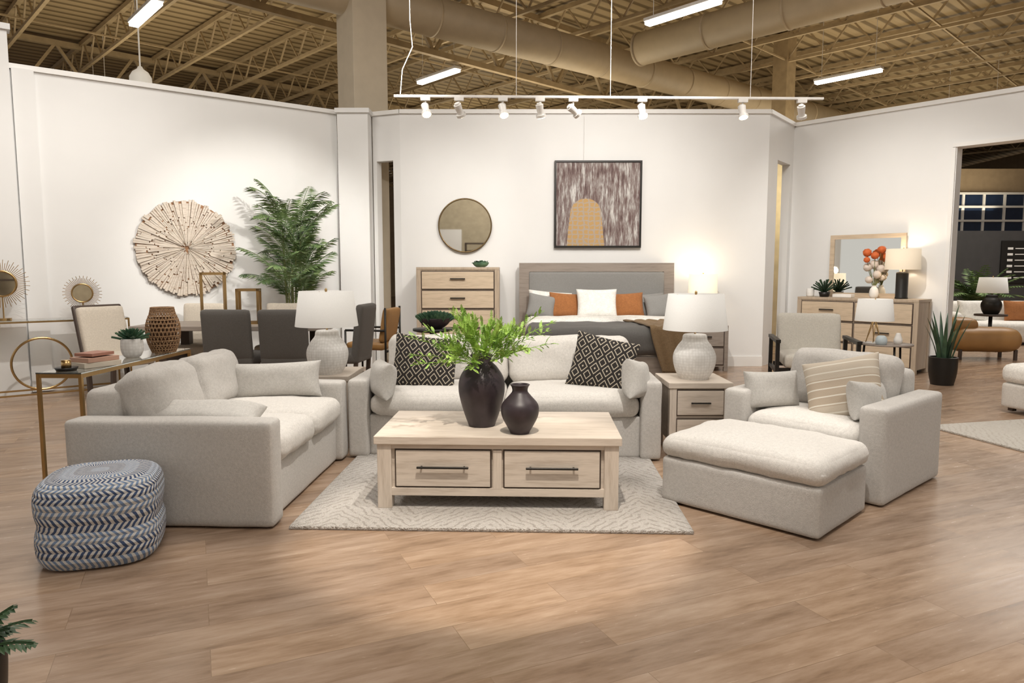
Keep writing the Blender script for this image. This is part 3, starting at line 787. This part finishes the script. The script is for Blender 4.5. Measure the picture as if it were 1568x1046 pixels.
g=group('pedestal_table',(-.72,6.45,0)); lathe('column',g,[(0,0),(.18,0),(.18,.02),(.03,.04),(.03,.79),(.14,.80),(.18,.81),(.18,.83),(0,.83)],M_black)
g=group('succulent_bowl',(-.70,6.45,.83)); lathe('bowl',g,spline([(0,0),(.06,0),(.12,.04),(.15,.09),(.14,.095),(.10,.06),(0,.06)],4),M_blackcer)
bm=bmesh.new()
for i in range(90):
    az=i*2.4; r=.012*math.sqrt(i); el=R(85-i*.6)
    frond(bm,(r*math.cos(az),r*math.sin(az),.06),az,el,.09,3,.03,.014,R(-10),start=.2,rw=.012,down=0,seg=5)
obj('leaves',bm,M_succ,g)

# ------------------------------------------------------------ right wall objects
dr=Vector((.664,-.748,0)); nr=Vector((-.748,-.664,0)); RD=math.degrees(RA)
def onright(s,off,z): 
    p=Vector((RW0[0],RW0[1],0))+dr*s+nr*off; return (p.x,p.y,z)
chest('dresser',onright(1.21,.27,0),RD,1.62,.46,.98,3,2,M_oak2,M_oak2z,hw=.2,frame=.06)
g=group('dresser_mirror',onright(1.17,.075,.98),RD)
boxes('frame',g,[((0,0,.85),(1.02,.04,.06)),((0,0,.03),(1.02,.04,.06)),((-.48,0,.44),(.06,.04,.76)),((.48,0,.44),(.06,.04,.76))],M_oak2)
box('glass',g,(0,-.0,.44),(.9,.015,.76),M_mirror,0)
M_dshade=shade_mat('beige_linen_shade',(.72,.62,.49),.25)
lamp(onright(1.72,.27,.98),.88,base=M_black,shade=M_dshade,sh=(.235,.245,.31),prof=[(0,0),(.09,0),(.09,.02),(.085,.03),(.085,.38),(.08,.40),(.02,.41),(0,.41)])
g=group('mirror_reflection_blooms',onright(1.34,.20,.98))  # added blooms stand in for shapes reflected in the dresser mirror
lathe('vase',g,spline([(0,0),(.04,0),(.06,.05),(.05,.12),(.03,.15),(.035,.17),(.02,.16),(0,.15)],3),M_white)
M_or=plain('orange_petal',(.60,.13,.03),.7); M_wp=plain('cream_petal',(.68,.60,.53),.7)
bs=bmesh.new(); k=0
for (x,z,r,m) in [(-.10,.62,.055,M_or),(-.02,.58,.05,M_or),(.10,.66,.05,M_or),(.13,.56,.045,M_or),(.0,.46,.06,M_wp),(-.1,.42,.055,M_wp),(.08,.40,.055,M_wp),(.02,.32,.055,M_wp),(-.06,.25,.05,M_wp),(.1,.28,.045,M_wp),(-.14,.52,.04,M_or),(.15,.46,.045,M_wp)]:
    k+=1; bm=bmesh.new(); bmesh.ops.create_icosphere(bm,subdivisions=3,radius=r)
    for v in bm.verts: v.co*=1+.2*noise.noise(v.co*60)
    y=random.uniform(-.05,.05); obj('bloom_%d'%k,bm,m,g,(x,y,z),smooth=True); addcyl(bs,(0,0,.14),(x,y,z),.004,6)
obj('stems',bs,M_stem,g)
g=group('potted_agave',onright(.70,.30,.98)); lathe('pot',g,[(0,0),(.06,0),(.08,.07),(.07,.07),(0,.06)],M_black)
bm=bmesh.new()
for i in range(26):
    frond(bm,(0,0,.06),i*2.4,R(80-i*2.3),.2,2,.02,.01,R(15),start=.2,rw=.009,down=0)
obj('leaves',bm,M_snake,g)
g=group('candle_jar',onright(.50,.32,.98)); lathe('jar',g,[(0,0),(.05,0),(.055,.02),(.055,.10),(.045,.12),(0,.12)],M_white)
box('decor_box',None,onright(.98,.32,1.005),(.26,.12,.045),M_white,.004,rot=(0,0,RA))

A=group('accent_chair',(3.33,7.85,0),-14)
soft('seat',A,(0,-.02,.38),(.66,.66,.15),fabric('ivory_upholstery',(.62,.585,.52)),.05,.02,n=9)
M_iv=fabric('ivory_upholstery_back',(.58,.55,.49))
soft('backrest',A,(0,.28,.62),(.68,.14,.50),M_iv,.05,.02,rot=(R(-12),0,0),axis=1,n=9)
L=[]
for s in(-1,1):
    x=s*.40
    L+=[((x,-.34,.29),(.04,.05,.58)),((x,.32,.29),(.04,.05,.58)),((x,-.01,.60),(.05,.76,.035)),((x,-.01,.27),(.03,.60,.04))]
L+=[((0,-.30,.28),(.74,.04,.05)),((0,.32,.28),(.74,.04,.05))]
boxes('frame',A,L,M_black)
g=group('side_table',(4.15,7.85,0)); 
lathe('top',g,[(0,.535),(.27,.535),(.27,.55),(0,.55)],M_taupe,seg=48)
rods('legs',g,[((.22*math.cos(t),.22*math.sin(t),.535),(.25*math.cos(t),.25*math.sin(t),0)) for t in(0.4,2.5,4.6)],.012,M_black)
lathe('lower_ring',g,[(.20,.18),(.235,.18),(.235,.195),(.20,.195),(.20,.18)],M_black)
g=group('table_lamp',(4.03,7.90,.55)); rods('wire_base',g,[((.09*math.cos(t),.09*math.sin(t),0.004),(.02*math.cos(t+1.2),.02*math.sin(t+1.2),.26)) for t in[k*math.pi/3 for k in range(6)]],.005,M_brass)
lathe('foot',g,[(0,0),(.10,0),(.10,.012),(0,.012)],M_white); lathe('shade',g,[(.20,.25),(.175,.49),(.17,.49),(.196,.25)],M_shade); rods('stem',g,[((0,0,.24),(0,0,.50))],.006,M_brass)
g=group('small_vase',(4.24,7.78,.55)); lathe('body',g,spline([(0,0),(.03,0),(.045,.04),(.03,.09),(.02,.12),(0,.12)],3),M_white)
g=group('small_vase',(4.02,7.71,.55)); lathe('body',g,spline([(0,0),(.045,0),(.06,.04),(.05,.08),(.03,.10),(0,.10)],3),plain('pale_blue_ceramic',(.50,.58,.62),.4))
g=group('snake_plant',(5.14,8.42,0)); lathe('pot',g,spline([(0,0),(.11,0),(.125,.02),(.15,.15),(.155,.31),(.155,.33),(.14,.33),(.13,.30),(0,.30)],3),M_black)
bm=bmesh.new()
for i in range(14):
    az=i*2.4; r=.02+.005*i; o0=Vector((r*math.cos(az),r*math.sin(az),.29)); h=random.uniform(.38,.68); ln_=random.uniform(.05,.28)
    D=Vector((math.cos(az)*ln_,math.sin(az)*ln_,1)); S=Vector((-math.sin(az),math.cos(az),0)); pr=None
    for k in range(9):
        t=k/8; c=o0+D*h*t+Vector((math.cos(az),math.sin(az),0))*.08*t*t; w=.022*(1-t**3)+.002
        a_=bm.verts.new(c-S*w); b_=bm.verts.new(c+S*w); m_=bm.verts.new(c-Vector((math.cos(az),math.sin(az),0))*w*.4)
        if pr: bm.faces.new((pr[0],pr[1],m_,a_)); bm.faces.new((pr[1],pr[2],b_,m_))
        pr=(a_,m_,b_)
obj('leaves',bm,M_snake,g,smooth=True)

box('area_rug',None,(4.95,5.65,.009),(2.4,1.5,.018),M_rug2,.006,rot=(0,0,R(14)))
g=group('ivory_ottoman',(5.25,6.55,.018),14); soft('base',g,(0,0,.15),(.95,.7,.24),M_sofaw,.03,0); soft('cushion',g,(0,0,.36),(.98,.73,.18),M_sheet,.07,.03)
for sx in(-1,1):
    for sy in(-1,1): box('foot',g,(sx*.4,sy*.28,.018),(.05,.05,.036),M_dark,.003)
g=group('leather_bench',(7.25,10.95,0),-5)
soft('roll',g,(0,0,.30),(1.0,.6,.36),M_leather,.17,.01,n=11); soft('back_roll',g,(-.30,.1,.52),(.4,.5,.2),M_leather,.09,.01,n=9)
boxes('legs',g,[((s*.4,t*.2,.08),(.04,.04,.16)) for s in(-1,1) for t in(-1,1)],M_dark)
boxes('partition_wall',None,[((12.2,16.2,1.12),(6.4,.16,2.25))],M_darkwall)
g=group('window_1',(14.3,20.8,0))
box('wall_panel',g,(0,.3,2.0),(9,.1,4.6),M_far,0)
box('glass',g,(0,.2,3.0),(3.6,.04,1.15),M_winglass,0)
boxes('mullions',g,[((x,.16,3.0),(.06,.05,1.15)) for x in(-1.8,-1.2,-.6,0,.6,1.2,1.8)]+[((0,.12,z),(3.66,.05,.06)) for z in(2.42,2.8,3.2,3.58)],M_trim)
g=group('poster',(11.35,16.09,1.55)); box('panel',g,(0,0,0),(.75,.03,.95),M_black,.004)
boxes('lettering',g,[((-.18,-.018,.30-i*.13),(.12,.004,.05)) for i in range(6)]+[((.08,-.018,.30-i*.13),(.3,.004,.02)) for i in range(6)],M_white)
g=group('ivory_sofa',(9.3,13.3,0),-10)
soft('base',g,(0,0,.23),(2.2,.9,.36),M_sheet,.08,.01,n=9); soft('back',g,(0,.38,.52),(2.2,.25,.50),M_sheet,.1,.01,n=9)
for s in(-1,1): soft('arm',g,(s*1.05,0,.36),(.22,.9,.45),M_sheet,.09,.01,n=9)
boxes('feet',g,[((s*.9,t*.35,.04),(.05,.05,.08)) for s in(-1,1) for t in(-1,1)],M_dark)
for x,z,m in((-.6,.60,M_sheet),(.2,.60,M_rust),(.6,.60,M_pillowg)): pillow('cushion',(x,.1,z),.5,.4,.18,m,(-12,0,0),g)
g=group('media_console',(8.7,14.9,0)); box('body',g,(0,0,.35),(1.6,.45,.6),M_dark,.006)
boxes('legs',g,[((s*.7,t*.18,.03),(.05,.05,.06)) for s in(-1,1) for t in(-1,1)],M_black)
lamp((8.35,12.4,.60),1.0,base=M_black,shade=M_shade)
g=group('side_table',(8.35,12.4,0)); lathe('top',g,[(0,.57),(.25,.57),(.25,.6),(0,.6)],M_dark); rods('legs',g,[((0,0,0.0),(0,0,.58))],.03,M_black); lathe('foot',g,[(0,0),(.2,0),(.2,.02),(0,.02)],M_black)
g=group('potted_fern',(9.85,15.1,0)); lathe('pot',g,[(0,0),(.15,0),(.2,.5),(.17,.5),(0,.46)],M_black)
bm=bmesh.new()
for i in range(34): frond(bm,(0,0,.5),random.uniform(0,6.28),R(random.uniform(50,85)),random.uniform(.7,1.1),16,.2,.02,R(random.uniform(40,90)),start=.2)
obj('fronds',bm,M_palm,g)
g=group('potted_plant',(-1.60,1.90,0)); lathe('pot',g,spline([(0,0),(.11,0),(.14,.1),(.15,.26),(.13,.26),(.12,.22),(0,.22)],3),M_black)
bm=bmesh.new()
for i in range(34): frond(bm,(0,0,.22),random.uniform(0,6.28),R(random.uniform(20,85)),random.uniform(.18,.28),14,.06,.009,R(random.uniform(30,80)),start=.2)
obj('fronds',bm,leaf_mat('dark_fern_leaf',(.02,.05,.02),(.05,.10,.04)),g)

# ------------------------------------------------------------ lights
def light(name,kind,loc,energy,color=(1,.88,.72),target=None,size=1,spot=60,blend=.6,sy=None):
    l=bpy.data.lights.new(name,kind); l.energy=energy; l.color=color
    if kind=='AREA':
        l.size=size
        if sy: l.shape='RECTANGLE'; l.size_y=sy
    elif kind=='SPOT': l.spot_size=R(spot); l.spot_blend=blend; l.shadow_soft_size=size
    else: l.shadow_soft_size=size
    o=bpy.data.objects.new(name,l); o.location=loc; col.objects.link(o)
    if target: o.rotation_euler=(Vector(target)-Vector(loc)).to_track_quat('-Z','Y').to_euler()
    return o
WH=(1,.95,.88); WM=(1,.90,.77)
light('softbox_fill_a','AREA',(-3,5.5,5.8),175,WH,(-3,6.0,0),2.5)  # added softbox fills above the view, brighten the whole room
light('softbox_fill_b','AREA',(3,5.5,5.8),180,WH,(3,6.0,0),2.5)
light('softbox_fill_c','AREA',(0,1.0,5.8),130,WH,(0,3.5,0),3)
light('spot_rug','SPOT',(.1,2.2,4.3),620,WM,(-.10,3.60,.0),.04,29,.4)
light('spot_sofa','SPOT',(.9,2.3,4.3),480,WH,(.25,5.4,.6),.05,30,.6)
light('spot_ottoman','SPOT',(.9,2.2,4.3),380,WH,(1.45,4.1,.4),.05,20,.6)
light('spot_loveseat','SPOT',(.6,3.4,4.3),380,WH,(-1.25,4.4,.4),.05,24,.6)
light('spot_chair','SPOT',(3.6,2.6,4.3),180,WH,(2.3,4.6,.5),.05,26,.6)
light('spot_palm','SPOT',(-.6,6.4,3.6),420,WH,(-3.1,9.3,1.5),.04,50,.7)
light('spot_art','SPOT',(-2.4,4.8,4.2),300,WH,(-5.0,8.2,1.3),.05,62,.9)
light('spot_back','SPOT',(1.2,6.0,4.2),460,WH,(1.0,10,1.4),.06,74,.9)
light('spot_back_b','SPOT',(-.8,6.0,4.2),220,WH,(-1.2,10,1.4),.06,50,.9)
light('spot_bed','SPOT',(1.1,6.4,4.2),130,WH,(1.2,9.0,.7),.06,40,.7)
light('spot_right','SPOT',(2.8,7.0,4.2),350,WH,(5.0,9.6,1.4),.06,64,.9)
light('spot_right_b','SPOT',(4.0,4.0,4.3),240,WM,(4.6,6.0,.2),.06,45,.9)
light('spot_floor_right','SPOT',(1.2,.6,4.3),130,WM,(1.8,2.6,.0),.06,28,.8)
light('bed_lamp_light','POINT',(2.60,9.72,1.36),6,(1,.82,.58),size=.06)
p=onright(1.72,.27,1.55); light('dresser_lamp_light','POINT',(p[0],p[1],1.55),7,(1,.82,.6),size=.05)
for i,(x,y) in enumerate(((-7,14),(0,15),(7,15.5),(-1,23),(12,20))):
    l=light('ceiling_uplight_fill_%d'%i,'AREA',(x,y,3.1),115,(1,.88,.66),(x,y,9),4)  # added uplights hidden behind the walls, imitate bounce on the far ceiling
light('far_room_light','AREA',(9.5,13,5.0),240,WH,(9.5,13,0),3)
light('hall_light','POINT',(5.2,12.0,2.6),40,(1,.87,.6),size=.2)
light('rear_wall_fill','AREA',(0,-4,5.6),220,WH,(0,-8,2.4),3)  # added fill, brightens the rear wall for the mirror reflection

w=bpy.data.worlds.new('World'); scene.world=w; w.use_nodes=True
bg=w.node_tree.nodes['Background']; bg.inputs[0].default_value=(1,.975,.935,1); bg.inputs[1].default_value=.66

# ------------------------------------------------------------ camera
cam=bpy.data.cameras.new('camera'); co=bpy.data.objects.new('camera',cam); col.objects.link(co)
co.location=(0,0,1.35); co.rotation_euler=(R(90-5.66),0,0); cam.lens=25.02; cam.sensor_width=36; cam.clip_end=200
scene.camera=co
scene.view_settings.view_transform='Standard'
scene.view_settings.exposure=0
